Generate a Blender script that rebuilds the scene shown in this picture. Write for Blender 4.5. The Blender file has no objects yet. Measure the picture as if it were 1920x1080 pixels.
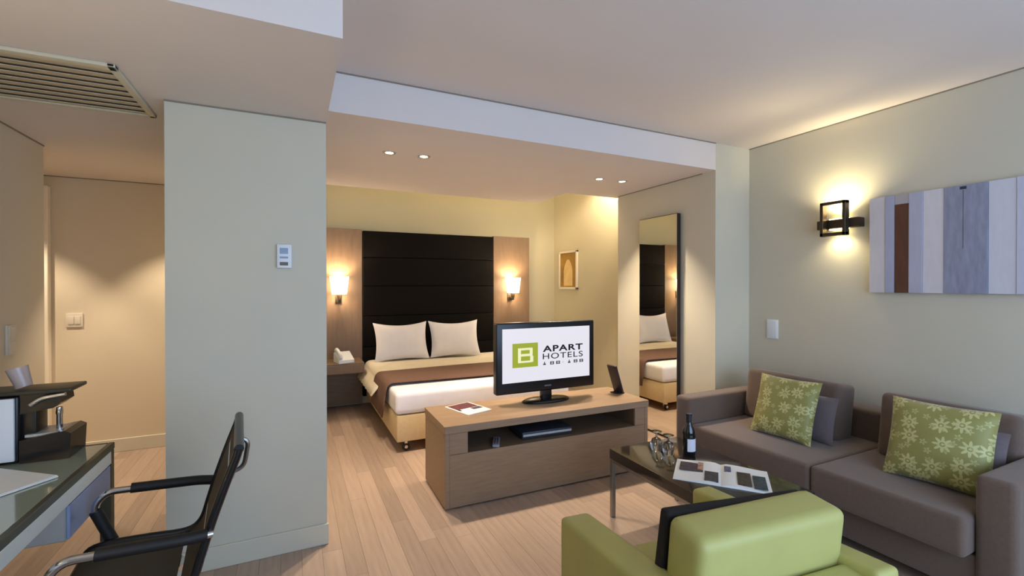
import bpy, bmesh, math, random
from mathutils import Vector, Matrix
random.seed(7)
scene = bpy.context.scene
C = scene.collection
PI = math.pi

# ------------------------------------------------------------------ camera
def make_camera():
    yaw, pitch, roll = map(math.radians, (25.543, -0.32, -0.032))
    f = Vector((math.sin(yaw)*math.cos(pitch), math.cos(yaw)*math.cos(pitch), math.sin(pitch)))
    r = Vector((math.cos(yaw), -math.sin(yaw), 0)); u = r.cross(f)
    r2 = r*math.cos(roll) + u*math.sin(roll); u2 = u*math.cos(roll) - r*math.sin(roll)
    cd = bpy.data.cameras.new('camera'); cd.sensor_width = 36.0; cd.lens = 858.0/1920*36.0
    cd.clip_start = 0.02; cd.clip_end = 60
    o = bpy.data.objects.new('camera', cd); C.objects.link(o)
    o.matrix_world = Matrix(((r2.x, u2.x, -f.x, 0), (r2.y, u2.y, -f.y, 0), (r2.z, u2.z, -f.z, 1.45), (0, 0, 0, 1)))
    scene.camera = o
make_camera()

# ------------------------------------------------------------------ light, exposure
w = bpy.data.worlds.new('world'); scene.world = w; w.use_nodes = True
w.node_tree.nodes['Background'].inputs['Color'].default_value = (0.55, 0.7, 1.0, 1)
w.node_tree.nodes['Background'].inputs['Strength'].default_value = 0.6
scene.view_settings.view_transform = 'Standard'
scene.view_settings.look = 'None'
scene.view_settings.gamma = 1.0
scene.view_settings.use_curve_mapping = False
scene.view_settings.exposure = 0.0

def light(name, kind, loc, energy, col, **kw):
    d = bpy.data.lights.new(name, kind); d.energy = energy; d.color = col
    rot = kw.pop('rot', None); aim = kw.pop('aim', None)
    for k, v in kw.items(): setattr(d, k, v)
    o = bpy.data.objects.new(name, d); C.objects.link(o); o.location = loc
    if rot: o.rotation_euler = rot
    if aim: o.rotation_euler = Vector(aim).to_track_quat('-Z', 'Y').to_euler()
    return o
WARM = (1.0, 0.82, 0.62)
AMBER = (1.0, 0.83, 0.48)
DAY = (0.50, 0.69, 1.0)
# daylight that comes in through the window behind the camera
light('window_daylight', 'AREA', (1.55, -1.50, 1.42), 112, DAY, shape='RECTANGLE', size=3.6, size_y=2.0, aim=(0, 1, 0.0))

# ------------------------------------------------------------------ materials
def lin(c):
    return tuple(((v/255)/12.92 if v/255 <= .04045 else ((v/255+.055)/1.055)**2.4) for v in c) + (1.0,)
MATS = {}
def mat(name, rgb, rough=.6, metal=0.0, var=.06, scale=6.0, bump=0.0, bscale=120.0, emit=None, estr=0.0, spec=.5, trans=0.0, ior=1.45, stretch=(1, 1, 1), objrand=0.0, coat=0.0, alpha=None, sheen=0.0):
    if name in MATS: return MATS[name]
    m = bpy.data.materials.new(name); m.use_nodes = True; nt = m.node_tree; N = nt.nodes; L = nt.links
    b = N['Principled BSDF']
    b.inputs['Roughness'].default_value = rough; b.inputs['Metallic'].default_value = metal
    b.inputs['Specular IOR Level'].default_value = spec; b.inputs['IOR'].default_value = ior
    b.inputs['Transmission Weight'].default_value = trans; b.inputs['Coat Weight'].default_value = coat
    b.inputs['Sheen Weight'].default_value = sheen
    c = lin(rgb)
    tc = N.new('ShaderNodeTexCoord'); mp = N.new('ShaderNodeMapping'); mp.inputs['Scale'].default_value = stretch
    L.new(tc.outputs['Object'], mp.inputs['Vector'])
    nz = N.new('ShaderNodeTexNoise'); nz.inputs['Scale'].default_value = scale; nz.inputs['Detail'].default_value = 4
    L.new(mp.outputs['Vector'], nz.inputs['Vector'])
    cr = N.new('ShaderNodeValToRGB'); e = cr.color_ramp.elements
    e[0].position = .3; e[1].position = .7
    e[0].color = tuple(min(1, v*(1-var)) for v in c[:3]) + (1,); e[1].color = tuple(min(1, v*(1+var)) for v in c[:3]) + (1,)
    L.new(nz.outputs['Fac'], cr.inputs['Fac']); out = cr.outputs['Color']
    if objrand:
        oi = N.new('ShaderNodeObjectInfo'); hsv = N.new('ShaderNodeHueSaturation'); ma = N.new('ShaderNodeMapRange')
        ma.inputs['To Min'].default_value = 1-objrand; ma.inputs['To Max'].default_value = 1+objrand
        L.new(oi.outputs['Random'], ma.inputs['Value']); L.new(ma.outputs['Result'], hsv.inputs['Value']); L.new(out, hsv.inputs['Color']); out = hsv.outputs['Color']
    L.new(out, b.inputs['Base Color'])
    if bump:
        n2 = N.new('ShaderNodeTexNoise'); n2.inputs['Scale'].default_value = bscale; n2.inputs['Detail'].default_value = 2
        L.new(mp.outputs['Vector'], n2.inputs['Vector'])
        bp = N.new('ShaderNodeBump'); bp.inputs['Strength'].default_value = bump; bp.inputs['Distance'].default_value = .002
        L.new(n2.outputs['Fac'], bp.inputs['Height']); L.new(bp.outputs['Normal'], b.inputs['Normal'])
    if emit:
        b.inputs['Emission Color'].default_value = lin(emit); b.inputs['Emission Strength'].default_value = estr
    MATS[name] = m; return m

paint = mat('wall_paint', (204, 199, 180), .75, var=.015, scale=2, bump=.05, bscale=300)
paint_hall = mat('hall_paint', (212, 198, 172), .75, var=.015, scale=2, bump=.05, bscale=300)
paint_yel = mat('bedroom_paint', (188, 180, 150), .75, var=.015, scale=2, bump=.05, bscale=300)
ceil_m = mat('ceiling_paint', (222, 213, 207), .8, var=.01, scale=2)
base_m = mat('baseboard_paint', (208, 202, 182), .5, var=.01)
sub_m = mat('subfloor', (170, 144, 120), .6, var=.1, scale=4)
plank_m = mat('oak_plank', (172, 149, 131), .38, var=.09, scale=5, stretch=(9, .7, 4), objrand=.16, bump=.08, bscale=60)
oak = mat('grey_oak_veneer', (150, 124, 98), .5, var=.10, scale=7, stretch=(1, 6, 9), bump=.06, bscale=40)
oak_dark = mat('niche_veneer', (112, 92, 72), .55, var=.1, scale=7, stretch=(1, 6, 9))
oakwarm = mat('bedside_veneer', (124, 101, 78), .5, var=.08, scale=6, stretch=(8, 4, 1))
black_up = mat('black_upholstery', (15, 11, 7), .8, spec=.15, var=.1, scale=20, bump=.15, bscale=400)
sofa_m = mat('taupe_fabric', (104, 86, 74), .9, var=.06, scale=60, bump=.35, bscale=500, sheen=.25)
grey_cush = mat('grey_violet_fabric', (108, 96, 98), .9, var=.06, scale=60, bump=.3, bscale=500, sheen=.2)
green_m = mat('lime_leather', (174, 170, 100), .5, var=.04, scale=8, bump=.08, bscale=250)
blackm = mat('black_plastic', (18, 18, 20), .28, var=.05)
blackmat = mat('black_matte', (22, 20, 19), .6, var=.08)
black_cloth = mat('black_cloth', (24, 20, 18), .85, var=.1, scale=40)
chrome = mat('chrome', (205, 205, 208), .16, 1.0, var=.02)
steel = mat('brushed_steel', (150, 150, 146), .32, 1.0, var=.05, scale=20)
satin = mat('satin_aluminium', (196, 198, 196), .4, .6, var=.03)
whitepl = mat('white_plastic', (226, 228, 230), .4, var=.01)
creampl = mat('cream_plastic', (214, 204, 184), .45, var=.01)
linen = mat('white_linen', (234, 230, 232), .9, var=.03, scale=8, bump=.25, bscale=90)
cream_cov = mat('cream_coverlet', (230, 221, 200), .9, var=.04, scale=10, bump=.25, bscale=120)
brown_throw = mat('brown_throw', (108, 80, 66), .9, var=.07, scale=40, bump=.3, bscale=260)
bedbase_m = mat('cream_bedbase_fabric', (212, 188, 146), .85, var=.05, scale=40, bump=.2, bscale=300)
mirror_m = mat('mirror_glass', (235, 235, 228), .015, 1.0, var=0.0)
frame_dark = mat('dark_brown_frame', (42, 28, 22), .45, var=.1, scale=12)
bronze = mat('bronze_metal', (74, 64, 52), .4, .7, var=.06)
ctop = mat('espresso_table_top', (44, 36, 30), .14, var=.12, scale=8, stretch=(1, 7, 1), coat=.3)
glass_m = mat('clear_glass', (245, 250, 248), .02, trans=1.0, var=0.0)
tglass = mat('green_tinted_glass', (150, 160, 142), .05, var=.04, spec=.8, coat=.6)
deskframe = mat('olive_steel_frame', (84, 84, 70), .35, .5, var=.06)
bottle_m = mat('dark_bottle_glass', (14, 20, 22), .08, var=0.0, coat=.6)
label_m = mat('paper_label', (214, 214, 222), .7, var=.03)
paper_m = mat('paper', (232, 232, 228), .7, var=.02)
mesh_m = mat('dark_brown_mesh', (66, 58, 42), .7, var=.15, scale=220, bump=.2, bscale=500)
shade_m = mat('lit_lamp_shade', (255, 240, 215), .6, emit=(255, 230, 192), estr=14.0)
bulb_m = mat('lit_bulb', (255, 240, 215), .6, emit=(255, 226, 180), estr=14.0)
bulb_y = mat('lit_bulb_yellow', (255, 240, 200), .6, emit=(255, 226, 150), estr=12.0)
vent_m = mat('vent_slat_paint', (196, 184, 158), .6, var=.03)
ventdark = mat('vent_duct_dark', (150, 138, 112), .9, var=.05)
screen_m = mat('lit_screen', (20, 20, 22), .2, emit=(236, 234, 244), estr=.95)
scr_green = mat('screen_green', (20, 20, 10), .3, emit=(164, 176, 44), estr=.9)
scr_white = mat('screen_white', (20, 20, 20), .3, emit=(245, 245, 200), estr=.95)
scr_ink = mat('screen_ink', (16, 14, 18), .4, var=0)
lcd_m = mat('thermostat_display', (128, 146, 172), .2, var=.05)

# ------------------------------------------------------------------ mesh helpers
def bm_new(): return bmesh.new()
def add_box(bm, x0, x1, y0, y1, z0, z1, bev=0.0, seg=2):
    t = bmesh.new()
    r = bmesh.ops.create_cube(t, size=1)
    bmesh.ops.scale(t, vec=(x1-x0, y1-y0, z1-z0), verts=t.verts)
    bmesh.ops.translate(t, vec=((x0+x1)/2, (y0+y1)/2, (z0+z1)/2), verts=t.verts)
    if bev > 0:
        bmesh.ops.bevel(t, geom=t.edges[:], offset=bev, segments=seg, profile=.6, affect='EDGES', clamp_overlap=True)
    me = bpy.data.meshes.new('tmp'); t.to_mesh(me); t.free(); bm.from_mesh(me); bpy.data.meshes.remove(me)
    return bm
def box(x0, x1, y0, y1, z0, z1, bev=0.0, seg=2): return add_box(bm_new(), x0, x1, y0, y1, z0, z1, bev, seg)
def add_tube(bm, pts, r, n=10, closed=False):
    pts = [Vector(p) for p in pts]; rings = []; m = len(pts)
    prev = None
    for i, p in enumerate(pts):
        a = pts[(i-1) % m] if (closed or i > 0) else p
        b = pts[(i+1) % m] if (closed or i < m-1) else p
        t = (b-a).normalized()
        if prev is None:
            up = Vector((0, 0, 1)) if abs(t.z) < .9 else Vector((1, 0, 0)); nrm = t.cross(up).normalized()
        else:
            nrm = (prev - t*prev.dot(t)).normalized()
        prev = nrm; bn = t.cross(nrm)
        rr = r[i] if isinstance(r, (list, tuple)) else r
        rings.append([bm.verts.new(p + (nrm*math.cos(2*PI*k/n) + bn*math.sin(2*PI*k/n))*rr) for k in range(n)])
    for i in range(m if closed else m-1):
        A, B = rings[i], rings[(i+1) % m]
        for k in range(n): bm.faces.new((A[k], A[(k+1) % n], B[(k+1) % n], B[k]))
    if not closed:
        bm.faces.new(list(reversed(rings[0]))); bm.faces.new(rings[-1])
    return bm
def tube(pts, r, n=10, closed=False): return add_tube(bm_new(), pts, r, n, closed)
def rounded(pts, rad, seg=5):
    """polyline with rounded corners"""
    P = [Vector(p) for p in pts]; out = [P[0]]
    for i in range(1, len(P)-1):
        a, b, c = P[i-1], P[i], P[i+1]
        d1 = (a-b); d2 = (c-b); q = min(rad, d1.length*.49, d2.length*.49)
        s, e = b+d1.normalized()*q, b+d2.normalized()*q
        for k in range(seg+1):
            t = k/seg; out.append(s*(1-t)**2 + b*2*t*(1-t) + e*t*t)
    out.append(P[-1]); return out
def add_lathe(bm, prof, cx=0, cy=0, n=20, cap=True):
    rings = []
    for (r, z) in prof:
        rings.append([bm.verts.new((cx+r*math.cos(2*PI*k/n), cy+r*math.sin(2*PI*k/n), z)) for k in range(n)])
    for A, B in zip(rings, rings[1:]):
        for k in range(n): bm.faces.new((A[k], A[(k+1) % n], B[(k+1) % n], B[k]))
    if cap:
        if prof[0][0] > 1e-4: bm.faces.new(list(reversed(rings[0])))
        if prof[-1][0] > 1e-4: bm.faces.new(rings[-1])
    return bm
def lathe(prof, cx=0, cy=0, n=20, cap=True): return add_lathe(bm_new(), prof, cx, cy, n, cap)
def add_prism(bm, poly, axis, a, b):
    """poly of 2D points extruded along axis ('x','y','z') from a to b"""
    def P(u, v, t): return {'x': (t, u, v), 'y': (u, t, v), 'z': (u, v, t)}[axis]
    A = [bm.verts.new(P(u, v, a)) for u, v in poly]; B = [bm.verts.new(P(u, v, b)) for u, v in poly]
    n = len(poly)
    bm.faces.new(A); bm.faces.new(list(reversed(B)))
    for i in range(n): bm.faces.new((A[i], B[i], B[(i+1) % n], A[(i+1) % n]))
    bmesh.ops.recalc_face_normals(bm, faces=bm.faces[:]); return bm
def prism(poly, axis, a, b): return add_prism(bm_new(), poly, axis, a, b)
def obj(name, bm, m, parent=None, smooth=True, loc=None, rot=None, ang=40):
    if isinstance(bm, bpy.types.Mesh): me = bm
    else:
        bmesh.ops.remove_doubles(bm, verts=bm.verts, dist=1e-6)
        bmesh.ops.recalc_face_normals(bm, faces=bm.faces[:])
        me = bpy.data.meshes.new(name); bm.to_mesh(me); bm.free()
        if smooth:
            for p in me.polygons: p.use_smooth = True
            me.set_sharp_from_angle(angle=math.radians(ang))
    if m and not me.materials: me.materials.append(m)
    o = bpy.data.objects.new(name, me); C.objects.link(o)
    if parent: o.parent = parent
    if loc: o.location = loc
    if rot: o.rotation_euler = rot
    return o
def tag(o, label, cat, group=None, kind=None):
    o['label'] = label; o['category'] = cat
    if group: o['group'] = group
    if kind: o['kind'] = kind
    return o
def thing(name, label, cat, loc=(0, 0, 0), rotz=0, group=None):
    o = bpy.data.objects.new(name, None); C.objects.link(o); o.location = loc; o.rotation_euler = (0, 0, rotz)
    o.empty_display_size = .05
    return tag(o, label, cat, group)
def struct(name, bm, m, label, cat, parent=None, smooth=False):
    o = obj(name, bm, m, parent, smooth=smooth)
    if parent is None: tag(o, label, cat, kind='structure')
    return o
def dup(root, loc=None, rotz=None, label=None):
    r = root.copy(); C.objects.link(r)
    if loc: r.location = loc
    if rotz is not None: r.rotation_euler = (0, 0, rotz)
    if label: r['label'] = label
    for ch in list(root.children):
        c = ch.copy(); C.objects.link(c); c.parent = r
        for g in list(ch.children):
            d = g.copy(); C.objects.link(d); d.parent = c
    return r
def pillow_bm(wd, ht, th, pinch=.06, n=18, sag=0.0):
    """cushion in local XZ plane, thickness along Y, base at z=0"""
    bm = bm_new(); G = {}
    for side in (1, -1):
        for i in range(n+1):
            for j in range(n+1):
                u = -1+2*i/n; v = -1+2*j/n
                edge = i in (0, n) or j in (0, n)
                if side == -1 and edge: G[(side, i, j)] = G[(1, i, j)]; continue
                x = u*wd/2*(1-pinch*(1-v*v)*abs(u)**3); z = v*ht/2*(1-pinch*(1-u*u)*abs(v)**3)
                t = th/2*((1-abs(u)**2.6)*(1-abs(v)**2.6))**.55
                t *= 1+.05*math.sin(5*u+1.7)*math.cos(4*v)
                z -= sag*(1-u*u)*max(0, v)**2*ht
                G[(side, i, j)] = bm.verts.new((x, side*t, z+ht/2))
    for side in (1, -1):
        for i in range(n):
            for j in range(n):
                q = [G[(side, i, j)], G[(side, i+1, j)], G[(side, i+1, j+1)], G[(side, i, j+1)]]
                bm.faces.new(q if side == -1 else list(reversed(q)))
    uv = bm.loops.layers.uv.new('UVMap')
    for f in bm.faces:
        for l in f.loops: l[uv].uv = (l.vert.co.x/wd+.5, l.vert.co.z/ht)
    return bm

# =================================================================== SETTING
XL, XR, YB, XM, YP = -1.467, 3.664, 2.768, 3.241, 2.768
HS, H2, HC, YW, XS = 2.364, 2.431, 2.660, 5.87, 3.50
YF, YFW, YLC, YBACK = 1.803, 5.084, 4.012, -1.6

# floor slab with single oak planks
floor = struct('floor', box(-2.7, 3.8, -1.7, 6.0, -.08, -.012), sub_m, 'pale oak plank floor running through living area and bedroom', 'floor')
PW = .1003
pmeshes = {}
x = XL
col = 0
while x < XR-.01:
    y = .55 - random.random()*.9
    while y < 5.86:
        ln = random.choice((1.15, 1.3, 1.45))
        y1 = min(y+ln, 5.87)
        key = round(y1-y, 2)
        if y1 - max(y, .3) > .05:
            if key not in pmeshes:
                b = box(.0003, PW-.0003, .0003, key-.0003, -.012, 0, .0007, 1)
                pmeshes[key] = obj('plank', b, plank_m, floor, smooth=False); pm = pmeshes[key]; pm.location = (x, y, 0)
            else:
                p = pmeshes[key].copy(); C.objects.link(p); p.location = (x, y, 0)
        y += ln
    x += PW; col += 1
hp = []
for i in range(11):                                            # the planks of the side passage behind the left wall
    p = pmeshes[sorted(pmeshes)[-1]].copy(); C.objects.link(p); p.location = (XL-(i+1)*PW, 3.7, 0)

# living-room walls
struct('wall_right', box(XR, XR+.12, YBACK-.1, YB+.02, 0, HC+.1), paint, 'pale grey-green living room wall behind the taupe sofa', 'wall')
wb = box(XL-.15, -.35, YBACK-.12, YBACK, 0, HC+.1); add_box(wb, 3.45, XR+.12, YBACK-.12, YBACK, 0, HC+.1)
add_box(wb, -.35, 3.45, YBACK-.12, YBACK, 2.45, HC+.1); add_box(wb, -.35, 3.45, YBACK-.12, YBACK, 0, .38)
struct('wall_back', wb, paint, 'window wall of the living room opposite the bed', 'wall')
win = bm_new()
for xx in (-.35, .9, 2.17, 3.39): add_box(win, xx, xx+.06, YBACK-.09, YBACK-.03, .38, 2.45)
add_box(win, -.35, 3.45, YBACK-.09, YBACK-.03, .38, .44); add_box(win, -.35, 3.45, YBACK-.09, YBACK-.03, 2.39, 2.45)
w1 = struct('window_1', win, satin, 'wide aluminium window facing the bed', 'window')
struct('wall_left', box(XL-.14, XL, YBACK-.1, YLC, 0, HC+.1), paint_hall, 'beige wall behind the glass desk', 'wall')
struct('wall_partition', box(-.57, .168, YP, 6.0, 0, HC+.1), paint, 'pale grey-green pier with the thermostat beside the bedroom opening', 'wall')
struct('wall_hall', box(-2.7, -.57, YFW, YFW+.12, 0, HC+.1), paint_hall, 'warm beige passage wall with a light switch', 'wall')
struct('wall_hall_end', box(-2.8, -2.6, 3.8, YFW+.12, 0, HC+.1), paint_hall, 'end wall of the side passage', 'wall')
struct('wall_hall_side', box(-2.7, XL-.14, 3.72, 3.86, 0, HC+.1), paint_hall, 'near wall of the side passage', 'wall')
struct('wall_mirror', box(XM, 3.8, YB, 4.0625, 0, 2.98), paint, 'pale wall block that carries the tall mirror', 'wall')
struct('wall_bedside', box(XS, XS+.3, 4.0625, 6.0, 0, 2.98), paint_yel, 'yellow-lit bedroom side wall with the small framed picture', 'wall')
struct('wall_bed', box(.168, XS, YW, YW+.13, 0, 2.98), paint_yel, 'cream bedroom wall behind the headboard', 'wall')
# ceilings
struct('ceiling', box(XL-.14, XR+.12, YBACK-.1, YB+.02, HC, HC+.1), ceil_m, 'smooth off-white living room ceiling', 'ceiling')
struct('ceiling_hall', prism([(-2.7, YF), (.168, YF), (.168, YP), (-.57, YP), (-.57, YFW), (-2.7, YFW)], 'z', HS, HC-.002), ceil_m, 'lowered ceiling over desk and passage', 'ceiling')
struct('ceiling_bedroom', prism([(.168, YB+.14), (XM, YB+.14), (XM, 4.0625), (3.5, 4.0625), (3.5, 4.14), (2.625, 4.14), (2.625, 4.79), (.168, 4.79)], 'z', H2, H2+.07), ceil_m, 'lowered bedroom ceiling with recessed spotlights', 'ceiling')
struct('ceiling_cove', box(.168, 3.5, YB+.14, YW, 2.88, 2.98), ceil_m, 'raised bedroom ceiling above the cove', 'ceiling')
struct('trim_1', box(.168, XM, YB, YB+.14, H2, 2.98), ceil_m, 'ceiling beam between living room and bedroom', 'beam')
# skirting boards
bh = .115
struct('baseboard_pier', box(-.57, .176, YP-.014, YP, 0, bh, .003, 1), base_m, 'painted skirting along the pier', 'skirting')
struct('baseboard_hall', box(-1.80, -.57, YFW-.014, YFW, 0, bh, .003, 1), base_m, 'painted skirting along the passage wall', 'skirting')
struct('baseboard_left', box(XL, XL+.014, YBACK, YLC, 0, bh, .003, 1), base_m, 'painted skirting behind the desk', 'skirting')
struct('baseboard_right', box(XR-.014, XR, YBACK, YB-.02, 0, bh, .003, 1), base_m, 'painted skirting behind the sofa', 'skirting')
struct('baseboard_mirror', box(XM-.014, XM, YB, 4.06, 0, bh, .003, 1), base_m, 'painted skirting under the tall mirror', 'skirting')
# slim dark strips that paint in the shadow line where walls meet the ceilings
shadow_m = mat('shadow_line_paint', (138, 128, 112), .8, var=.02)
struct('shadow_strip_2', box(XR-.006, XR, YBACK, YB, HC-.007, HC), shadow_m, 'thin painted shadow line along the top of the sofa wall', 'trim')
struct('shadow_strip_3', box(XM-.006, XM, YB+.14, 4.06, H2-.007, H2), shadow_m, 'thin painted shadow line along the top of the mirror wall', 'trim')
struct('shadow_strip_4', box(XL, XL+.006, YF, YLC, HS-.007, HS), shadow_m, 'thin painted shadow line along the top of the desk wall', 'trim')
struct('shadow_strip_5', box(-.57, .168, YP-.006, YP, HS-.007, HS), shadow_m, 'thin painted shadow line along the top of the pier', 'trim')
struct('shadow_strip_6', box(-2.6, -.57, YFW-.006, YFW, HS-.007, HS), shadow_m, 'thin painted shadow line along the top of the passage wall', 'trim')
struct('shadow_strip_7', box(.168, XM, YB-.006, YB, HC-.007, HC), shadow_m, 'thin painted shadow line along the top of the ceiling beam', 'trim')
# passage door frame
d1 = struct('door_1', box(-2.55, -1.875, YFW-.03, YFW, 0, 2.2), creampl, 'pale passage door in a cream frame', 'door')
obj('door_frame', add_box(box(-1.875, -1.815, YFW-.06, YFW, 0, 2.27, .004, 1), -2.6, -1.875, YFW-.06, YFW, 2.2, 2.27, .004, 1), mat('cream_gloss_paint', (236, 226, 206), .4, var=.01), d1, smooth=False)

# =================================================================== LAMPS
def downlight(x, y, z, label, group, energy=100, spot=88, tilt=(0, 0, -1)):
    t = thing('recessed_spotlight', label, 'spotlight', (x, y, z), 0, group)
    ring = lathe([(.030, -.001), (.030, -.004), (.047, -.004), (.050, -.001), (.050, 0)], n=24, cap=False)
    obj('trim_ring', ring, satin, t)
    obj('bulb', lathe([(.0001, -.0015), (.029, -.0015), (.0295, -.0005)], n=20, cap=False), bulb_m, t)
    light('spot_lamp', 'SPOT', (x, y, z-.012), energy, WARM, spot_size=math.radians(spot), spot_blend=.45, shadow_soft_size=.03, aim=tilt)
    return t
G1 = 'recessed bedroom spotlights'
downlight(.642, 3.44, H2, 'bedroom ceiling spotlight closest to the pier with the thermostat', G1)
downlight(.898, 3.43, H2, 'bedroom ceiling spotlight second from the pier with the thermostat', G1)
downlight(2.545, 3.46, H2, 'bedroom ceiling spotlight second from the mirror wall', G1)
downlight(2.80, 3.45, H2, 'bedroom ceiling spotlight closest to the mirror wall', G1)
downlight(-.88, 4.56, HS, 'recessed spotlight in the passage ceiling behind the pier', 'recessed passage spotlights', 95, 86)
downlight(-2.0, 4.56, HS, 'recessed spotlight in the passage ceiling near the door', 'recessed passage spotlights', 95, 86)

# hidden cove lamps above the bedroom ceiling edge
for (xa, xb, y, e) in ((.35, 2.5, 4.70, 1.4), (2.72, 3.42, 4.06, 9)):
    t = thing('cove_tube_lamp', 'slim tube lamp lying on the ceiling edge above the ' + ('headboard' if e < 2 else 'picture wall'), 'lamp', ((xa+xb)/2, y, H2+.07))
    obj('tube', tube([(-(xb-xa)/2, 0, .03), ((xb-xa)/2, 0, .03)], .012), bulb_y, t)
    obj('batten', box(-(xb-xa)/2, (xb-xa)/2, -.02, .02, 0, .016), whitepl, t)
    light('cove_light', 'AREA', ((xa+xb)/2, y+.05, H2+.13), e, AMBER, shape='RECTANGLE', size=xb-xa, size_y=.05, aim=(0, 1, .25))
downlight(3.22, 4.42, 2.88, 'recessed spotlight in the raised ceiling above the picture wall', 'raised ceiling spotlights', 75, 150)

# bedside sconces
def sconce(x, label):
    t = thing('bedside_sconce', label, 'lamp', (x, 5.804, 1.30), 0, 'bedside wall sconces')
    obj('wall_plate', box(-.035, .035, -.014, 0, -.06, .06, .004), bronze, t)
    obj('arm', tube(rounded([(0, -.01, -.02), (0, -.11, -.02), (0, -.11, .05)], .03), .011), bronze, t)
    obj('holder', lathe([(.0001, -.05), (.018, -.05), (.03, .035), (.03, .05), (.0001, .05)], 0, -.11), bronze, t)
    sh = bm_new()
    add_lathe(sh, [(.082, .05), (.106, .255)], 0, -.115, n=28, cap=False)
    o = obj('lamp_shade', sh, shade_m, t)
    light('sconce_bulb', 'POINT', (x, 5.808-.115, 1.30+.17), 14, WARM, shadow_soft_size=.03)
    return t
sconce(.485, 'lit white bedside sconce above the telephone')
sconce(2.735, 'lit white bedside sconce on the headboard panel nearer the picture wall')

# square-frame wall lamp over the sofa
t = thing('square_wall_lamp', 'bronze square-frame wall lamp glowing beside the striped panel', 'lamp', (XR, 2.0, 1.90))
obj('bar', box(-.075, 0, -.145, .14, -.033, .033, .004), bronze, t)
ring = bm_new()
for (a, b_, c, d_) in ((-.085, -.063, -.09, .16), (.068, .09, -.09, .16), (-.085, .09, -.09, -.066), (-.085, .09, .137, .16)):
    add_box(ring, -.125, -.075, a, b_, c, d_, .002, 1)
obj('square_frame', ring, bronze, t, smooth=False)
obj('bulb', box(-.06, -.02, -.06, .06, .0335, .042, .003), bulb_y, t)
obj('bulb', box(-.06, -.02, -.06, .06, -.042, -.0335, .003), bulb_y, t)
light('wall_lamp_up', 'SPOT', (XR-.055, 2.0, 1.95), 36, AMBER, spot_size=math.radians(150), spot_blend=.8, shadow_soft_size=.05, aim=(-.12, 0, 1))
light('wall_lamp_down', 'SPOT', (XR-.055, 2.0, 1.85), 13, AMBER, spot_size=math.radians(140), spot_blend=.8, shadow_soft_size=.05, aim=(-.05, 0, -1))

# =================================================================== BEDROOM
hb = thing('headboard', 'tall black padded headboard with wood side panels', 'headboard', (1.625, YW-.003, 0))
zs = [.10, .70, 1.074, 1.445, 1.796, 2.12]
for a, b_ in zip(zs, zs[1:]): obj('padded_panel', box(-.863, .863, -.075, -.02, a+.002, b_-.002, .010, 3), black_up, hb)
obj('backing', box(-.86, .86, -.03, 0, .1, 2.115), black_up, hb)
obj('side_panel', box(-1.44, -.868, -.06, 0, .02, 2.13, .003, 1), oakwarm, hb, smooth=False)
obj('side_panel', box(.868, 1.425, -.06, 0, .02, 2.13, .003, 1), oakwarm, hb, smooth=False)

BX0, BX1, BY0, BY1 = .79, 2.55, 3.97, 5.785
bed = thing('double_bed', 'double bed with cream base, white mattress and small castors', 'bed', ((BX0+BX1)/2, BY0, 0))
bw = (BX1-BX0)/2; bl = BY1-BY0
obj('base', box(-bw+.01, bw-.01, .0, bl, .095, .325, .012), bedbase_m, bed)
obj('mattress', box(-bw, bw, -.005, bl, .33, .525, .045, 4), linen, bed)
for (cx_, cy_) in ((-bw+.1, .06), (bw-.1, .06), (-bw+.1, bl-.1), (bw-.1, bl-.1)):
    c_ = obj('castor', lathe([(.0001, -.014), (.028, -.014), (.034, -.006), (.034, .006), (.028, .014), (.0001, .014)], n=18), blackm, bed, loc=(cx_, cy_, .035), rot=(PI/2, 0, 0))
    obj('hub', lathe([(.0001, -.018), (.014, -.018), (.014, .018), (.0001, .018)], n=14), chrome, c_)
    obj('stem', box(cx_-.012, cx_+.012, cy_-.010, cy_+.034, .045, .096), chrome, bed)
def drape(name, y0, y1, zlow, thick, flare, m, seed, rr=.06, lift=0.0, wavy=.012):
    rnd = random.Random(seed)
    zt = .527+lift; prof = []
    half = bw+.006+lift
    n = 8
    prof.append((-half-flare, zlow)); prof.append((-half-flare*.55, zlow+(zt-rr-zlow)*.5)); prof.append((-half-flare*.12, zt-rr))
    for k in range(1, n): a = PI-k*(PI/2)/n; prof.append((-half+rr+rr*math.cos(a), zt-rr+rr*math.sin(a)))
    for k in range(0, 13): prof.append((-half+rr+(2*half-2*rr)*k/12, zt))
    for k in range(1, n): a = PI/2-k*(PI/2)/n; prof.append((half-rr+rr*math.cos(a), zt-rr+rr*math.sin(a)))
    prof += [(half+flare*.12, zt-rr), (half+flare*.55, zlow+(zt-rr-zlow)*.5), (half+flare, zlow)]
    bm = bm_new(); ny = 22; rows = []
    for j in range(ny+1):
        y = y0+(y1-y0)*j/ny; row = []
        for i, (px, pz) in enumerate(prof):
            hang = max(0, (zt-rr-pz)/(zt-rr-zlow)) if pz < zt-rr else 0
            ww = wavy*hang*math.sin(y*19+seed)
            row.append(bm.verts.new((px+math.copysign(ww, px)*1.0+math.copysign(abs(wavy)*hang, px), y, pz+.004*math.sin(3*px+5*y+seed)*(1-hang)+.004)))
        rows.append(row)
    for A, B in zip(rows, rows[1:]):
        for k in range(len(A)-1): bm.faces.new((A[k], A[k+1], B[k+1], B[k]))
    o = obj(name, bm, m, None, loc=((BX0+BX1)/2, 0, 0), ang=80)
    md = o.modifiers.new('thickness', 'SOLIDIFY'); md.thickness = thick; md.offset = 1
    return o
tag(drape('bedspread', 4.62, 5.74, .36, .012, .075, cream_cov, 1), 'cream bedspread hanging over the sides of the bed', 'bedspread')
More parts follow.
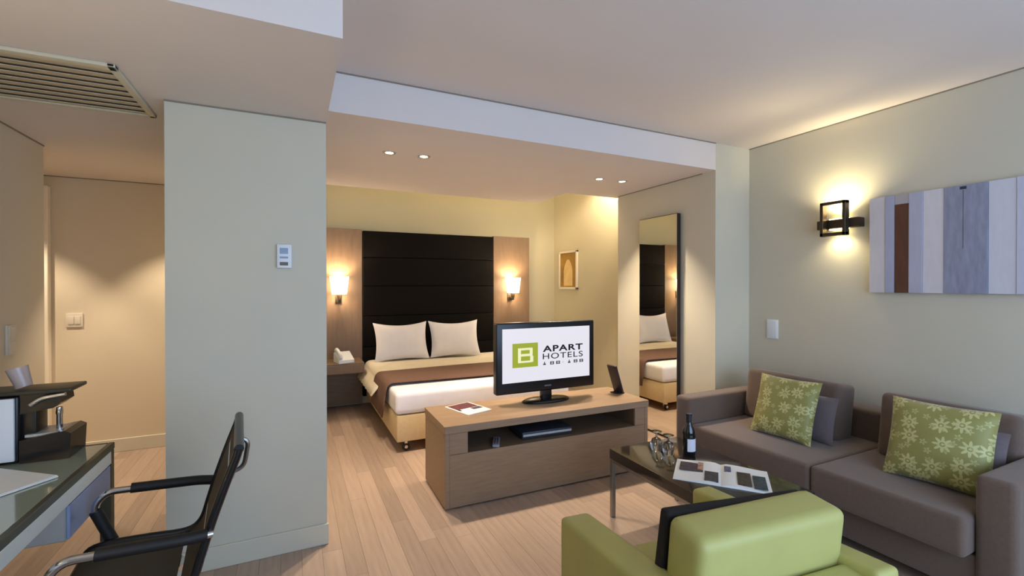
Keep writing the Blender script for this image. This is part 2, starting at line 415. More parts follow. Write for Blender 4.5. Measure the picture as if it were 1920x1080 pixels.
tag(drape('bed_throw', 4.25, 4.90, .245, .009, .030, brown_throw, 2, lift=.018, wavy=.004), 'brown throw laid across the foot half of the bed', 'blanket')
for i, (px_, rz, lab) in enumerate(((1.19, .02, 'white pillow leaning on the headboard, on the telephone side'), (1.865, -.03, 'white pillow leaning on the headboard, on the picture wall side'))):
    p = obj('bed_pillow', pillow_bm(.66, .47, .17, .09, sag=.05), linen, None, loc=(px_, 5.545, .552), rot=(-.30, 0, rz))
    tag(p, lab, 'pillow', 'bed pillows')

ns = thing('bedside_shelf', 'wall-hung wood bedside shelf under the sconce', 'nightstand', (.47, YW-.068, 0))
obj('shelf_box', box(-.27, .255, -.40, 0, .46, .58, .004, 1), oakwarm, ns, smooth=False)
obj('drawer_front', box(-.265, .25, -.414, -.401, .468, .562, .003, 1), oakwarm, ns, smooth=False)
obj('lower_panel', box(-.27, .255, -.03, -.001, .03, .46), oak_dark, ns, smooth=False)
ph = thing('telephone', 'white desk telephone on the bedside shelf', 'telephone', (.515, 5.50, .581), .25)
obj('body', prism([(-.09, 0), (.09, 0), (.09, .105), (.06, .115), (-.09, .035)], 'x', -.085, .085), whitepl, ph, smooth=False)
hs = bm_new(); add_tube(hs, rounded([(-.06, -.085, .055), (-.06, -.07, .095), (-.06, .06, .145), (-.06, .085, .125)], .03), .020, 12)
obj('handset', hs, whitepl, ph)
kp = obj('keypad', box(-.01, .07, -.07, .02, -.002, .004), lcd_m, ph, loc=(0, 0, .066), rot=(.49, 0, 0))
for i in range(3):
    for j in range(4): obj('key', box(-.008, .008, -.006, .006, 0, .004), whitepl, kp, loc=(.006+i*.023, -.058+j*.021, .004), smooth=False)

fr = thing('framed_picture', 'small cream-framed picture of a pale arched figure on the yellow wall', 'picture', (XS, 5.465, 1.665))
fb = bm_new()
for a in ((-.235, -.205, -.27, .27), (.205, .235, -.27, .27), (-.235, .235, -.27, -.24), (-.235, .235, .24, .27)):
    add_box(fb, -.028, 0, a[0], a[1], a[2], a[3], .003, 1)
obj('frame', fb, creampl, fr, smooth=False)
obj('print', box(-.014, -.002, -.205, .205, -.24, .24), mat('ochre_print', (150, 116, 46), .7, var=.2, scale=5), fr, smooth=False)
arch = [(-.11, -.22), (.11, -.22)] + [(.11*math.cos(a*PI/12)*(1-.25*math.sin(a*PI/12)), -.02+.17*math.sin(a*PI/12)) for a in range(0, 13)]
obj('arched_figure', prism(arch, 'x', -.017, -.0135), mat('pale_print', (206, 176, 116), .7, var=.1, scale=8), fr, smooth=False)

# tall mirror
mr = thing('tall_mirror', 'tall dark-framed wall mirror reflecting the bed', 'mirror', (XM, 3.395, .02))
obj('back_panel', box(-.055, -.0155, -.252, .252, 0, 2.095), frame_dark, mr, smooth=False)
obj('mirror_glass', box(-.0585, -.0555, -.250, .2515, .004, 2.09), mirror_m, mr, smooth=False)
obj('wall_batten', box(-.0155, -.0005, -.2, .2, .2, 1.9), frame_dark, mr, smooth=False)

# =================================================================== TV BENCH
bn = thing('tv_bench', 'low grey-oak television bench with a long open niche', 'bench', (.873, 2.822, 0), -.018)
L_, D_, H_ = 1.65, .52, .545
obj('side_panel', box(0, .03, .0, D_, .012, H_-.052, .002, 1), oak, bn, smooth=False)
obj('side_panel', box(L_-.03, L_, .0, D_, .012, H_-.052, .002, 1), oak, bn, smooth=False)
obj('top', box(-.004, L_+.004, -.006, D_+.004, H_-.05, H_, .002, 1), oak, bn, smooth=False)
obj('front_panel', box(.03, L_-.03, .002, .022, .012, .355, .002, 1), oak, bn, smooth=False)
obj('front_panel', box(.03, .155, .002, .022, .357, H_-.052, .002, 1), oak, bn, smooth=False)
obj('front_panel', box(L_-.125, L_-.03, .002, .022, .357, H_-.052, .002, 1), oak, bn, smooth=False)
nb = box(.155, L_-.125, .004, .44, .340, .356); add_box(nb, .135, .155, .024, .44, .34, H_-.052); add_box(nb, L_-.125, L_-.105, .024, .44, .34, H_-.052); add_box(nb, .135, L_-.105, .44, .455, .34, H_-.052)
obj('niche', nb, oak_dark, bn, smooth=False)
obj('back_panel', box(.03, L_-.03, D_-.016, D_-.002, .012, H_-.052), oak, bn, smooth=False)
for (a, b_) in ((.05, .05), (L_-.05, .05), (.05, D_-.05), (L_-.05, D_-.05)): obj('foot', lathe([(.02, 0), (.022, .012)], a, b_, 14), satin, bn)

tv = thing('television', 'black flat television showing a green and black hotel logo', 'television', (1.792, 3.13, H_), .0)
ob = [(.205*math.cos(a*PI/16), .095*math.sin(a*PI/16)) for a in range(32)]
sb = bm_new(); lo = [sb.verts.new((x_, y_, 0)) for x_, y_ in ob]; mi = [sb.verts.new((x_, y_, .010)) for x_, y_ in ob]; hi = [sb.verts.new((x_*.9, y_*.85, .020)) for x_, y_ in ob]
for A, B in ((lo, mi), (mi, hi)):
    for k in range(32): sb.faces.new((A[k], A[(k+1) % 32], B[(k+1) % 32], B[k]))
sb.faces.new(list(reversed(lo))); sb.faces.new(hi)
obj('stand', sb, blackm, tv)
obj('neck', box(-.042, .042, -.02, .03, .016, .14, .008), blackm, tv)
TW, T0, T1 = .438, .085, .622
cab = obj('cabinet', box(-TW, TW, -.028, .035, T0, T1, .012, 3), blackm, tv)
obj('back_cover', box(-TW*.7, TW*.7, .035, .075, T0+.08, T1-.09, .02, 3), blackmat, tv)
S0, S1, SX = T0+.085, T1-.045, TW-.048
scr = obj('screen', box(-SX, SX, -.031, -.0275, S0, S1), screen_m, tv, smooth=False)
obj('maker_badge', box(-.03, .03, -.0296, -.0275, T0+.035, T0+.045), mat('grey_badge', (110, 112, 125), .4), tv, smooth=False)
sw = 2*SX; sh = S1-S0
def rect(px0, px1, pz0, pz1, m, name, d=.0005, base=-.031):
    return obj(name, box(-SX+px0*sw, -SX+px1*sw, base-d, base, S0+pz0*sh, S0+pz1*sh), m, scr, smooth=False)
rect(.105, .385, .275, .725, scr_green, 'logo_square')
Bm = bm_new()
def bb(a, b_, c, d_): add_box(Bm, -SX+a*sw, -SX+b_*sw, -.0319, -.0314, S0+c*sh, S0+d_*sh)
bb(.165, .197, .36, .635); bb(.165, .315, .36, .395); bb(.165, .315, .595, .635); bb(.165, .325, .48, .525)
bb(.298, .333, .365, .48); bb(.293, .326, .52, .63)
obj('logo_letter', Bm, scr_white, scr, smooth=False)
def text(body, px0, px1, pz0, pz1, m, bold=0.0, name='lettering'):
    cu = bpy.data.curves.new('text', 'FONT'); cu.body = body; cu.size = 1; cu.offset = bold; cu.space_character = 1.12
    to = bpy.data.objects.new('text_tmp', cu); C.objects.link(to)
    bpy.context.view_layer.update()
    dg = bpy.context.evaluated_depsgraph_get(); me = bpy.data.meshes.new_from_object(to.evaluated_get(dg))
    bpy.data.objects.remove(to)
    xs = [v.co.x for v in me.vertices]; ys = [v.co.y for v in me.vertices]
    x0, x1, y0, y1 = min(xs), max(xs), min(ys), max(ys)
    for v in me.vertices:
        X = -SX+(px0+(v.co.x-x0)/(x1-x0)*(px1-px0))*sw; Z = S0+(pz0+(v.co.y-y0)/(y1-y0)*(pz1-pz0))*sh
        v.co = (X, -.0316, Z)
    me.materials.clear(); me.materials.append(m)
    o = bpy.data.objects.new(name, me); C.objects.link(o); o.parent = scr
    return o
text('APART', .44, .915, .535, .655, scr_ink, .03)
text('HOTELS', .44, .915, .395, .505, scr_ink, .006)
for k, gx in enumerate((.445, .525, .595, .735, .805, .875)):
    gl = bm_new()
    def gb(a, b_, c, d_): add_box(gl, -SX+a*sw, -SX+b_*sw, -.0317, -.0312, S0+c*sh, S0+d_*sh)
    wv = .030 if k in (0, 3) else .044
    if k in (0, 3):
        gb(gx+.010, gx+.020, .285, .345); gb(gx, gx+.030, .300, .312); gb(gx, gx+.008, .285, .305); gb(gx+.022, gx+.030, .285, .305)
    else:
        gb(gx, gx+.010, .285, .345); gb(gx+wv-.010, gx+wv, .285, .345); gb(gx, gx+wv, .333, .345); gb(gx, gx+wv, .285, .297); gb(gx, gx+wv, .309, .321)
    obj('small_character', gl, scr_ink, scr, smooth=False)
obj('small_dot', box(-SX+.672*sw, -SX+.680*sw, -.0317, -.0312, S0+.312*sh, S0+.322*sh), scr_ink, scr, smooth=False)

bo = thing('set_top_box', 'slim dark set-top box with a bright front strip in the bench niche', 'set-top box', (1.66, 2.975, .357), -.05)
obj('body', box(-.20, .20, -.11, .13, .006, .052, .004), mat('slate_metal', (58, 62, 72), .4, .3), bo)
obj('front_strip', box(-.195, .195, -.114, -.109, .022, .038, .001, 1), satin, bo)
for sx in (-.15, .15): obj('foot', box(sx-.015, sx+.015, -.09, -.06, 0, .007), blackmat, bo)
rc = thing('remote_control', 'grey remote control lying in the bench niche', 'remote', (1.265, 2.90, .357), -.45)
obj('body', box(-.024, .024, -.085, .085, 0, .02, .006), mat('grey_plastic', (140, 142, 152), .4), rc)
for i in range(2):
    for j in range(5): obj('button', box(-.013+i*.018, -.005+i*.018, -.06+j*.024, -.050+j*.024, .02, .022), blackmat, rc, smooth=False)
def flat_mag(name, label, loc, rz, wd, ht, cover, pics, th=.006):
    t = thing(name, label, 'magazine', loc, rz)
    obj('pages', box(-wd/2, wd/2, -ht/2, ht/2, 0, th, .001, 1), cover, t, smooth=False)
    for (a, b_, c, d_, rgb) in pics:
        obj('printed_picture', box(-wd/2+a*wd, -wd/2+b_*wd, -ht/2+c*ht, -ht/2+d_*ht, th, th+.0004), mat('print_%d_%d_%d' % rgb, rgb, .6, var=.35, scale=30), t, smooth=False)
    return t
flat_mag('magazine', 'closed magazine with a dark red and white cover on the television bench', (1.155, 3.165, H_), .30, .215, .285, paper_m,
         [(.06, .94, .50, .97, (96, 50, 58)), (.55, .95, .30, .48, (70, 60, 78)), (.05, .15, .38, .5, (40, 34, 40))])
st = thing('leaflet_stand', 'small dark tilted leaflet stand on the end of the television bench', 'stand', (2.455, 3.09, H_), .15)
obj('foot', box(-.035, .045, -.045, .045, 0, .008, .002, 1), blackmat, st)
obj('plate', box(-.008, .008, -.05, .05, 0, .25, .003, 2), mat('dark_plum_plastic', (52, 42, 48), .35), st, loc=(.025, 0, .004), rot=(0, -.36, 0))

# =================================================================== SOFA GROUP
sf = thing('sofa', 'two-seat taupe fabric sofa with low arms against the wall', 'sofa', (2.62, .80, 0))
# local: x depth (0 front .. 1.0 back), y length
SL = 1.80
obj('base', box(.10, .98, .05, SL-.05, .07, .25, .008), sofa_m, sf)
obj('arm', box(.08, 1.0, .0, .135, .05, .62, .028, 3), sofa_m, sf)
obj('arm', box(.0, 1.0, SL-.135, SL, .05, .62, .028, 3), sofa_m, sf)
obj('back_frame', box(.78, 1.0, .135, SL-.135, .07, .63, .028, 3), sofa_m, sf)
ym = .80
obj('seat_cushion', box(.0, .80, .14, ym, .255, .435, .028, 4), sofa_m, sf)
obj('seat_cushion', box(.0, .80, ym+.003, SL-.14, .255, .435, .028, 4), sofa_m, sf)
obj('lower_front', box(.01, .10, ym+.01, SL-.15, .06, .25, .008), sofa_m, sf)
for (a, b_) in ((.14, ym-.055), (ym+.17, SL-.15)):
    obj('back_cushion', box(-.09, .11, a, b_, -.02, .36, .045, 4), sofa_m, sf, loc=(.64, 0, .437), rot=(0, .14, 0))
for (a, b_) in ((.06, .05), (.06, SL-.05), (.93, .05), (.93, SL-.05), (.16, ym)): obj('leg', box(a-.025, a+.025, b_-.025, b_+.025, 0, .08), frame_dark, sf, smooth=False)

def floral_material():
    m = bpy.data.materials.new('green_floral_fabric'); m.use_nodes = True; nt = m.node_tree; N = nt.nodes; L = nt.links
    b = N['Principled BSDF']; b.inputs['Roughness'].default_value = .55; b.inputs['Sheen Weight'].default_value = .2
    uv = N.new('ShaderNodeUVMap'); uv.uv_map = 'UVMap'
    def math_(op, a=None, bb_=None, va=None, vb=None):
        n = N.new('ShaderNodeMath'); n.operation = op
        if a is not None: L.new(a, n.inputs[0])
        elif va is not None: n.inputs[0].default_value = va
        if bb_ is not None: L.new(bb_, n.inputs[1])
        elif vb is not None: n.inputs[1].default_value = vb
        return n.outputs[0]
    def layer(scale, petals, R, off):
        mp = N.new('ShaderNodeMapping'); mp.inputs['Scale'].default_value = (scale, scale, 1); mp.inputs['Location'].default_value = (off, off*.7, 0)
        L.new(uv.outputs['UV'], mp.inputs['Vector'])
        v = N.new('ShaderNodeTexVoronoi'); v.voronoi_dimensions = '2D'; v.inputs['Scale'].default_value = 1.0; v.inputs['Randomness'].default_value = .75
        L.new(mp.outputs['Vector'], v.inputs['Vector'])
        sub = N.new('ShaderNodeVectorMath'); sub.operation = 'SUBTRACT'; L.new(mp.outputs['Vector'], sub.inputs[0]); L.new(v.outputs['Position'], sub.inputs[1])
        sp = N.new('ShaderNodeSeparateXYZ'); L.new(sub.outputs['Vector'], sp.inputs[0])
        th = math_('ARCTAN2', sp.outputs['Y'], sp.outputs['X'])
        cs = math_('COSINE', math_('MULTIPLY', th, vb=petals))
        rad = math_('MULTIPLY_ADD', cs, vb=R*.28); rad.node.inputs[2].default_value = R*.72
        ins = math_('LESS_THAN', v.outputs['Distance'], rad)
        hole = math_('GREATER_THAN', v.outputs['Distance'], vb=R*.28)
        eye = math_('LESS_THAN', v.outputs['Distance'], vb=R*.14)
        return math_('MAXIMUM', math_('MULTIPLY', ins, hole), eye)
    l1 = layer(4.2, 8, .40, .3); l2 = layer(7.5, 5, .30, 2.1)
    mx = math_('MAXIMUM', l1, math_('MULTIPLY', l2, vb=.6))
    nz = N.new('ShaderNodeTexNoise'); nz.inputs['Scale'].default_value = 12; L.new(uv.outputs['UV'], nz.inputs['Vector'])
    fac = math_('MULTIPLY', mx, math_('MULTIPLY_ADD', nz.outputs['Fac'], vb=1.0)); fac.node.inputs[1]
    mix = N.new('ShaderNodeMix'); mix.data_type = 'RGBA'; mix.inputs['A'].default_value = lin((142, 138, 72)); mix.inputs['B'].default_value = lin((190, 186, 126))
    L.new(fac, mix.inputs['Factor']); L.new(mix.outputs['Result'], b.inputs['Base Color'])
    return m
floral = floral_material()
def cushion(name, loc, rot, wd, ht, th, m, label, group):
    o = obj(name, pillow_bm(wd, ht, th, .05), m, None, loc=loc, rot=rot, ang=80)
    o.rotation_mode = 'ZYX' if False else 'XYZ'
    return tag(o, label, 'cushion', group)
# sofa cushions: local XZ face, leaning back (tilt) and turned to face -X
def place_cushion(name, base, yaw, lean, wd, ht, th, m, label, group, roll=0.0):
    o = cushion(name, base, (0, 0, 0), wd, ht, th, m, label, group)
    M = Matrix.Translation(base) @ Matrix.Rotation(yaw, 4, 'Z') @ Matrix.Rotation(lean, 4, 'X') @ Matrix.Rotation(roll, 4, 'Y')
    o.matrix_world = M
    return o
place_cushion('scatter_cushion', (2.905, 1.975, .437), -PI/2+.06, -.34, .405, .41, .13, floral, 'green floral cushion on the sofa seat nearer the mirror wall', 'sofa cushions')
place_cushion('scatter_cushion', (2.915, 1.165, .437), -PI/2+.10, -.34, .425, .42, .14, floral, 'green floral cushion on the sofa seat under the striped panel', 'sofa cushions')
place_cushion('plain_cushion', (3.055, 1.90, .437), -PI/2, -.22, .36, .30, .08, grey_cush, 'plain grey cushion behind the floral one nearer the mirror wall', 'sofa cushions')
place_cushion('plain_cushion', (3.06, 1.14, .437), -PI/2, -.22, .38, .30, .08, grey_cush, 'plain grey cushion behind the floral one under the striped panel', 'sofa cushions')

# striped wall panel
pn = thing('striped_wall_panel', 'large panel of vertical white, blue-grey and brown weathered boards', 'artwork', (XR, 1.13, 1.40))
ys = [.45, .60, .78, .93, 1.085, 1.20, 1.40, 1.506, 1.579, 1.658, 1.71, 1.806]
cols = [(190, 190, 205), (120, 124, 144), (206, 204, 212), (196, 196, 212), (206, 206, 216), (142, 146, 166), (212, 208, 214), (178, 180, 198), (92, 58, 42), (168, 172, 194), (206, 202, 206)]
for i, (a, b_) in enumerate(zip(ys, ys[1:])):
    m_ = mat('board_%d' % i, cols[i], .6, var=.14 if i in (5, 8) else .03, scale=9, stretch=(1, 5, 1), bump=.15, bscale=60)
    if i == 8:
        obj('board', box(-.042, -.006, a+.0006-1.13, b_-.0006-1.13, 0, .585, .001, 1), m_, pn, smooth=False)
        obj('board', box(-.042, -.006, a+.0006-1.13, b_-.0006-1.13, .586, .65, .001, 1), mat('board_grey', (176, 170, 172), .6), pn, smooth=False)
    else: obj('board', box(-.044 if i % 2 else -.040, -.006, a+.0006-1.13, b_-.0006-1.13, 0, .65, .001, 1), m_, pn, smooth=False)
obj('crack', box(-.0445, -.043, .178, .181, .27, .62), mat('crack_dark', (84, 88, 104), .8), pn, smooth=False)
obj('knot', box(-.0448, -.043, .165, .195, .625, .642), mat('knot_dark', (58, 58, 66), .8), pn, smooth=False)
obj('backing', box(-.006, 0, .46-1.13, 1.795-1.13, .01, .64), frame_dark, pn, smooth=False)

# coffee table
ct = thing('coffee_table', 'dark glossy coffee table on slim steel legs', 'coffee table', (2.06, 1.86, 0), -.02)
obj('top', box(-.28, .28, -.46, .46, .365, .425, .004, 2), ctop, ct)
for sx in (-.265, .265):
    for sy in (-.445, .445): obj('leg', box(sx-.013, sx+.013, sy-.013, sy+.013, 0, .365, .002, 1), steel, ct, smooth=False)
for sx in (-.265, .265): obj('under_rail', box(sx-.01, sx+.01, -.43, .43, .345, .365), steel, ct, smooth=False)
wb_ = thing('wine_bottle', 'dark wine bottle standing on the coffee table', 'bottle', (2.155, 2.03, .4255))
obj('body', lathe([(.0001, .004), (.033, 0), (.037, .006), (.037, .135), (.033, .158), (.018, .185), (.0145, .20), (.0145, .235), (.0165, .236), (.0165, .248), (.0001, .248)], n=28), bottle_m, wb_)
lab = bm_new()
for k in range(10):
    a0 = math.radians(-150+k*16); a1 = math.radians(-150+(k+1)*16); r_ = .0374
    lab.faces.new([lab.verts.new((r_*math.cos(a), r_*math.sin(a), z_)) for a, z_ in ((a0, .03), (a1, .03), (a1, .105), (a0, .105))])
obj('label', lab, label_m, wb_)
obj('foil', lathe([(.0152, .20), (.0152, .235), (.0172, .236), (.0172, .25), (.0001, .2505)], n=20, cap=False), mat('foil_grey', (70, 74, 82), .3, .8), wb_)
def wineglass(x, y, label):
    t = thing('wine_glass', label, 'glass', (x, y, .4255), 0, 'glasses beside the bottle')
    obj('bowl', lathe([(.028, .0), (.034, .02), (.036, .045), (.028, .072), (.006, .085), (.005, .105), (.005, .115), (.03, .118), (.032, .120), (.0001, .121)], n=24, cap=False), glass_m, t)
    return t
wineglass(2.03, 2.17, 'upturned clear wine glass farther from the dark bottle')
wineglass(2.045, 2.085, 'upturned clear wine glass next to the dark bottle')

mg = thing('open_magazine', 'open magazine with small printed pictures on the coffee table', 'magazine', (2.075, 1.735, .4255), -.865)
pgw, pgh = .232, .30
for s_, nm in ((-1, 'left'), (1, 'right')):
    b_ = bm_new(); nseg = 8; top = []; bot = []
    for k in range(nseg+1):
        u_ = k/nseg; zz = .003+.011*math.sin(PI*min(1, u_*1.15)**.6)*(1-u_*.55)
        top.append((s_*u_*pgw, zz)); bot.append((s_*u_*pgw, 0))
    poly = top + list(reversed(bot))
    pg = obj('page', prism(poly, 'y', -pgh/2, pgh/2), paper_m, mg)
    pics = [(.10, .62, .42, .82, (70, 56, 62)), (.66, .95, .06, .48, (60, 60, 66)), (.5, .62, .5, .86, (170, 128, 110))] if s_ < 0 else [(.08, .22, .62, .86, (90, 90, 110)), (.34, .62, .10, .66, (66, 58, 48)), (.66, .92, .06, .62, (52, 66, 72))]
    for (a, c, d_, e_, rgb) in pics:
        ux0, ux1 = (-pgw+a*pgw, -pgw+c*pgw) if s_ < 0 else (a*pgw, c*pgw)
        zs_ = .0165
        obj('printed_picture', box(ux0, ux1, -pgh/2+d_*pgh, -pgh/2+e_*pgh, .010, .0158 if abs(ux0+ux1) < .25 else .0125), mat('print_%d_%d_%d' % rgb, rgb, .6, var=.5, scale=45), pg, smooth=False)

# lime armchair, seen from behind
ac = thing('armchair', 'lime green leather armchair with a dark inner back pad', 'armchair', (1.235, 1.07, 0), -.10)
def sloped(x0, x1, y0, y1, z0, zf, zb, bev=.022):
    b_ = box(x0, x1, y0, y1, z0, 1.0)
    for v in b_.verts:
        if v.co.z > .9: v.co.z = zb+(zf-zb)*(v.co.y-y0)/(y1-y0)
    bmesh.ops.bevel(b_, geom=b_.edges[:], offset=bev, segments=4, profile=.6, affect='EDGES', clamp_overlap=True)
    return b_
obj('arm', sloped(-.375, -.255, -.36, .36, .06, .585, .665), green_m, ac)
obj('arm', sloped(.235, .33, -.36, .36, .06, .600, .665), green_m, ac)
obj('back', sloped(-.375, .33, -.375, -.255, .06, .64, .635), green_m, ac)
obj('seat_base', box(-.25, .23, -.25, .34, .08, .28, .01), green_m, ac)
obj('seat_cushion', box(-.252, .232, -.24, .365, .28, .42, .03, 4), green_m, ac)
obj('back_cushion', box(-.275, .262, -.07, .07, .0, .40, .035, 4), green_m, ac, loc=(0, -.155, .40), rot=(.10, 0, 0))
obj('back_pad', box(-.285, .26, -.012, .026, .0, .385, .012, 3), black_cloth, ac, loc=(0, -.068, .405), rot=(.10, .05, 0))
for sx in (-.32, .32):
    for sy in (-.31, .31): obj('leg', box(sx-.02, sx+.02, sy-.02, sy+.02, 0, .07), frame_dark, ac, smooth=False)

# =================================================================== WALL FITTINGS
th = thing('thermostat', 'small white thermostat with display on the pale pier', 'thermostat', (-.043, YP, 1.608))
obj('body', box(-.036, .036, -.024, 0, -.064, .064, .006), whitepl, th)
obj('display', box(-.022, .018, -.0252, -.0235, .012, .044), lcd_m, th, smooth=False)
obj('button', box(-.022, .018, -.0258, -.0235, -.012, -.002, .001, 1), lcd_m, th, smooth=False)
obj('grille', box(-.022, .018, -.0252, -.0235, -.050, -.032), mat('grey_print', (112, 104, 96), .6), th, smooth=False)
sw_ = thing('light_switch', 'cream double light switch on the passage wall', 'switch', (-1.668, YFW, 1.158))
obj('plate', box(-.055, .055, -.011, 0, -.058, .058, .004), creampl, sw_)
for sx in (-.021, .021): obj('rocker', box(sx-.019, sx+.019, -.016, -.010, -.034, .034, .003), creampl, sw_)
sp_ = thing('socket_plate', 'tall cream socket plate on the wall above the desk', 'socket', (XL, 3.60, 1.14))
obj('plate', box(0, .011, -.045, .045, -.085, .085, .004), creampl, sp_)
for zz in (-.042, .042): obj('insert', box(.010, .015, -.032, .032, zz-.034, zz+.034, .003), creampl, sp_)
bp_ = thing('blank_wall_plate', 'white blank plate on the wall above the sofa arm', 'wall plate', (XR, 2.543, 1.08))
obj('plate', box(-.011, 0, -.05, .05, -.08, .08, .004), whitepl, bp_)
obj('cover', box(-.0145, -.010, -.040, .040, -.070, .070, .003), whitepl, bp_)

vt = thing('air_vent', 'long slatted air grille in the lowered ceiling above the desk', 'vent', (-1.06, 2.73, HS))
VX, VY = .40, .32
vf = bm_new()
add_box(vf, -VX, VX, -VY, -VY+.045, -.016, 0, .005, 2); add_box(vf, -VX, VX, VY-.03, VY, -.016, 0, .005, 2)
add_box(vf, -VX, -VX+.03, -VY, VY, -.016, 0, .005, 2); add_box(vf, VX-.03, VX, -VY, VY, -.016, 0, .005, 2)
obj('frame', vf, mat('vent_frame_paint', (206, 200, 176), .5, var=.02), vt)
obj('duct_back', box(-VX+.03, VX-.03, -VY+.045, VY-.03, -.003, -.0005), ventdark, vt, smooth=False)
ns_ = 9
slat = None
for k in range(ns_):
    yy = -VY+.06+(2*VY-.105)*k/(ns_-1)
    if slat is None: slat = obj('slat', box(-VX+.028, VX-.028, -.028, .028, -.0015, .0015), vent_m, vt, smooth=False, rot=(.12, 0, 0), loc=(0, yy, -.010))
    else:
        s2 = slat.copy(); C.objects.link(s2); s2.location = (0, yy, -.010)

# =================================================================== DESK GROUP
DX0, DX1, DY0, DY1, DZ = -1.44, -.725, .75, 2.62, .75
dk = thing('glass_desk', 'steel-framed writing desk with a green tinted glass top', 'desk', (DX1, DY1, 0))
dw, dl = DX1-DX0, DY1-DY0
obj('glass_top', box(-dw+.02, -.02, -dl+.02, -.02, DZ-.014, DZ-.001, .001, 1), tglass, dk, smooth=False)
rim = bm_new()
add_box(rim, -.022, 0, -dl, 0, DZ-.03, DZ, .003, 1); add_box(rim, -dw, -dw+.022, -dl, 0, DZ-.03, DZ, .003, 1)
add_box(rim, -dw+.022, -.022, -.022, 0, DZ-.03, DZ, .003, 1); add_box(rim, -dw+.022, -.022, -dl, -dl+.022, DZ-.03, DZ, .003, 1)
obj('rim', rim, deskframe, dk, smooth=False)
obj('front_rail', box(-.018, -.001, -dl+.04, -.04, DZ-.085, DZ-.03, .003, 1), mat('pale_satin_rail', (222, 222, 212), .4, .15, var=.02), dk, smooth=False)
obj('underlay', box(-dw+.023, -.023, -dl+.023, -.023, DZ-.029, DZ-.016), mat('pale_underlay', (150, 150, 132), .5, var=.05), dk, smooth=False)
dr = obj('drawer_box', box(-.45, -.012, -.46, -.045, DZ-.215, DZ-.046, .003, 1), satin, dk, smooth=False)
obj('drawer_front', box(-.012, -.002, -.455, -.05, DZ-.21, DZ-.09, .002, 1), mat('drawer_blue_reflection', (150, 164, 196), .25, .2, var=.04), dr, smooth=False)  # blue reflection on the drawer front is put into its base colour
for (a, b_) in ((-.022, -.022), (-dw+.022, -.022), (-.022, -dl+.022), (-dw+.022, -dl+.022)):
    obj('leg', box(a-.02, a+.02, b_-.02, b_+.02, 0, DZ-.03, .002, 1), deskframe, dk, smooth=False)

cm = thing('coffee_machine', 'black capsule coffee machine with a white side standing on the desk', 'coffee machine', (-.818, 2.53, DZ+.0005), .0)
# local +x = front, body runs to -x
obj('drip_tray', prism([(-.005, 0), (.0, .10), (-.02, .112), (-.155, .090), (-.155, 0)], 'y', -.08, .08), blackm, cm, smooth=False)
obj('drip_grid', box(-.145, -.025, -.065, .065, .095, .108, .002, 1), satin, cm)
obj('body', box(-.42, -.158, -.07, .07, 0, .265, .012, 3), blackm, cm)
obj('side_panel', box(-.43, -.168, -.084, -.071, .012, .258, .004, 2), whitepl, cm)
obj('side_panel', box(-.43, -.168, .071, .084, .012, .258, .004, 2), whitepl, cm)
obj('neck', box(-.16, -.115, -.05, .05, .08, .22, .008), blackm, cm)
obj('brew_head', prism([(-.16, .19), (-.06, .205), (-.035, .225), (-.04, .262), (-.16, .27)], 'y', -.062, .062), blackm, cm, smooth=False)
obj('top_plate', box(-.44, .002, -.08, .08, .268, .284, .006, 3), mat('dark_olive_plastic', (58, 52, 40), .35), cm)
obj('lever', tube(rounded([(-.125, -.068, .225), (-.095, -.070, .250), (-.02, -.066, .260)], .04), .010), chrome, cm)
obj('spout', lathe([(.010, .195), (.012, .17), (.010, .165), (.010, .108)], -.062, 0, 16), chrome, cm)
cup = thing('clear_cup', 'small clear cup lying tilted on top of the coffee machine', 'cup', (-.985, 2.50, DZ+.2865))
obj('cup_wall', lathe([(.0001, .002), (.026, .002), (.034, .082), (.032, .082), (.0245, .004), (.0001, .004)], n=22, cap=False), mat('frosted_clear', (235, 228, 230), .25, trans=.75, var=0), cup, rot=(0, -.28, 0), loc=(.01, 0, .007))

dl_ = thing('desk_lamp', 'desk lamp with a pale drum shade at the near end of the glass desk', 'lamp', (-1.2, 1.15, DZ))
obj('foot', lathe([(.07, 0), (.07, .012), (.012, .02), (.010, .30)], n=20), satin, dl_)
obj('lamp_shade', lathe([(.14, .28), (.11, .46)], n=28, cap=False), mat('lamp_shade_fabric', (240, 225, 190), .7, emit=(255, 222, 160), estr=1.5), dl_)
light('desk_lamp_bulb', 'POINT', (-1.2, 1.15, DZ+.36), 16, WARM, shadow_soft_size=.04)

pf = thing('paper_folder', 'white papers lying on the glass desk top', 'papers', (-.965, 2.225, DZ+.0005), -.68)
obj('cover', box(-.15, .15, -.115, .115, 0, .005, .001, 1), paper_m, pf, smooth=False)
obj('sheet', box(-.147, .147, -.112, .112, .0055, .0075), paper_m, pf, smooth=False, rot=(0, 0, .015))

# office chair, facing the desk
oc = thing('office_chair', 'slim office chair with dark mesh seat and back and steel arms', 'chair', (-.418, 2.03, 0), 0.09)
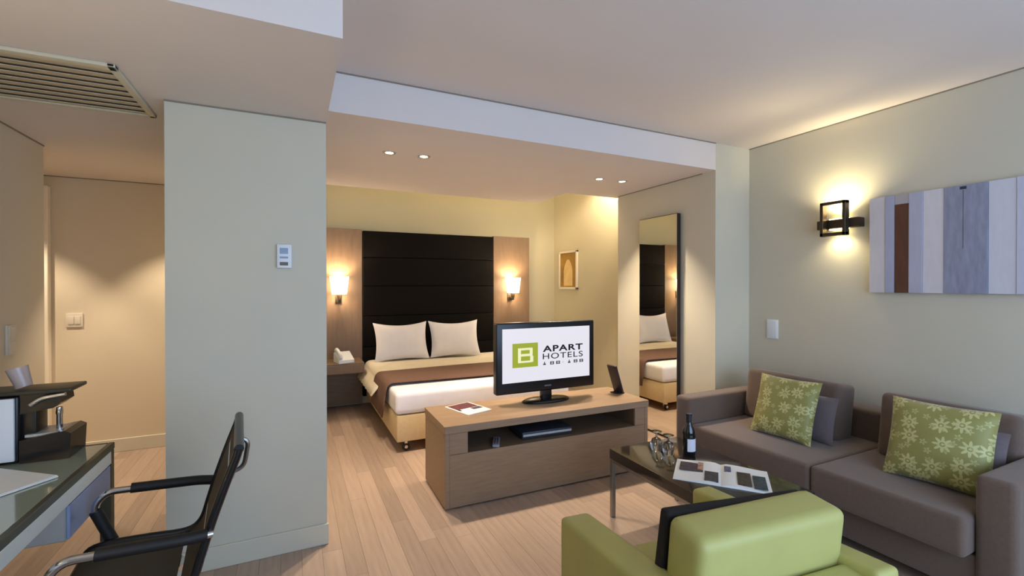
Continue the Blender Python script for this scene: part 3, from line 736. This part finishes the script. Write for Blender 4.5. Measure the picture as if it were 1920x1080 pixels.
# local: forward = -x
prof = [(-.27, .430), (-.255, .452), (-.20, .462), (-.08, .455), (.02, .445), (.07, .455), (.10, .49), (.118, .55), (.15, .66), (.187, .77), (.218, .855), (.228, .89)]
pp = [Vector((a, 0, b_)) for a, b_ in prof]
sm = []
for i in range(len(pp)-1):
    p0 = pp[max(i-1, 0)]; p1 = pp[i]; p2 = pp[i+1]; p3 = pp[min(i+2, len(pp)-1)]
    for k in range(3):
        t_ = k/3; sm.append(.5*((2*p1)+(p2-p0)*t_+(2*p0-5*p1+4*p2-p3)*t_**2+(3*p1-p0-3*p2+p3)*t_**3))
sm.append(pp[-1])
def sheet(i0, i1):
    b_ = bm_new(); rows = []
    for i in range(i0, i1):
        p = sm[i]; tdir = (sm[min(i+1, len(sm)-1)]-sm[max(i-1, 0)]).normalized(); nrm = Vector((-tdir.z, 0, tdir.x))
        rows.append([b_.verts.new((p.x+nrm.x*e, y_, p.z+nrm.z*e)) for (y_, e) in ((-.225, .004), (.225, .004), (.225, -.004), (-.225, -.004))])
    for A, B in zip(rows, rows[1:]):
        for k in range(4): b_.faces.new((A[k], A[(k+1) % 4], B[(k+1) % 4], B[k]))
    b_.faces.new(rows[0]); b_.faces.new(list(reversed(rows[-1]))); return b_
obj('seat', sheet(0, 14), mesh_m, oc); obj('backrest', sheet(14, len(sm)), mesh_m, oc)
for y_ in (-.232, .232): obj('side_rail', tube([(p.x, y_, p.z) for p in sm], .014, 10), blackm, oc)
obj('top_rail', tube([(sm[-1].x, -.235, sm[-1].z), (sm[-1].x, .235, sm[-1].z)], .016, 10), blackm, oc)
obj('front_rail', tube([(sm[0].x, -.235, sm[0].z), (sm[0].x, .235, sm[0].z)], .014, 10), blackm, oc)
for y_ in (-.262, .262):
    arm = obj('arm', tube(rounded([(.15, y_*.93, .625), (.09, y_, .632), (-.215, y_, .652), (-.255, y_, .60), (-.19, y_, .435), (-.15, y_*.9, .43)], .05), .013, 10), chrome, oc)
    obj('arm_pad', tube(rounded([(.135, y_*.95, .628), (.08, y_, .634), (-.14, y_, .650)], .03), .019, 10), blackmat, arm)
    obj('arm_sleeve', tube([(-.247, y_, .585), (-.19, y_, .44)], .020, 10), blackmat, arm)
for zz in (.80, .56): obj('back_brace', tube([(.205 if zz > .7 else .128, -.23, zz), (.205 if zz > .7 else .128, .23, zz)], .012, 8), chrome, oc)
obj('back_handle', tube(rounded([(.215, .16, .82), (.262, .16, .80), (.245, .16, .69), (.175, .16, .67)], .03), .009, 8), steel, oc)
obj('column', lathe([(.03, .09), (.03, .24), (.022, .25), (.022, .42), (.06, .425), (.06, .44)], n=18), chrome, oc)
for k in range(5):
    a = 2*PI*k/5+.3
    lg = obj('base_leg', tube([(.02*math.cos(a), .02*math.sin(a), .105), (.28*math.cos(a), .28*math.sin(a), .078)], [.022, .015]), chrome, oc)
    obj('castor', lathe([(.0001, -.02), (.026, -.02), (.030, -.012), (.030, .012), (.026, .02), (.0001, .02)], n=16), blackm, lg, loc=(.27*math.cos(a), .27*math.sin(a), .031), rot=(PI/2, 0, a))
bpy.context.view_layer.update()
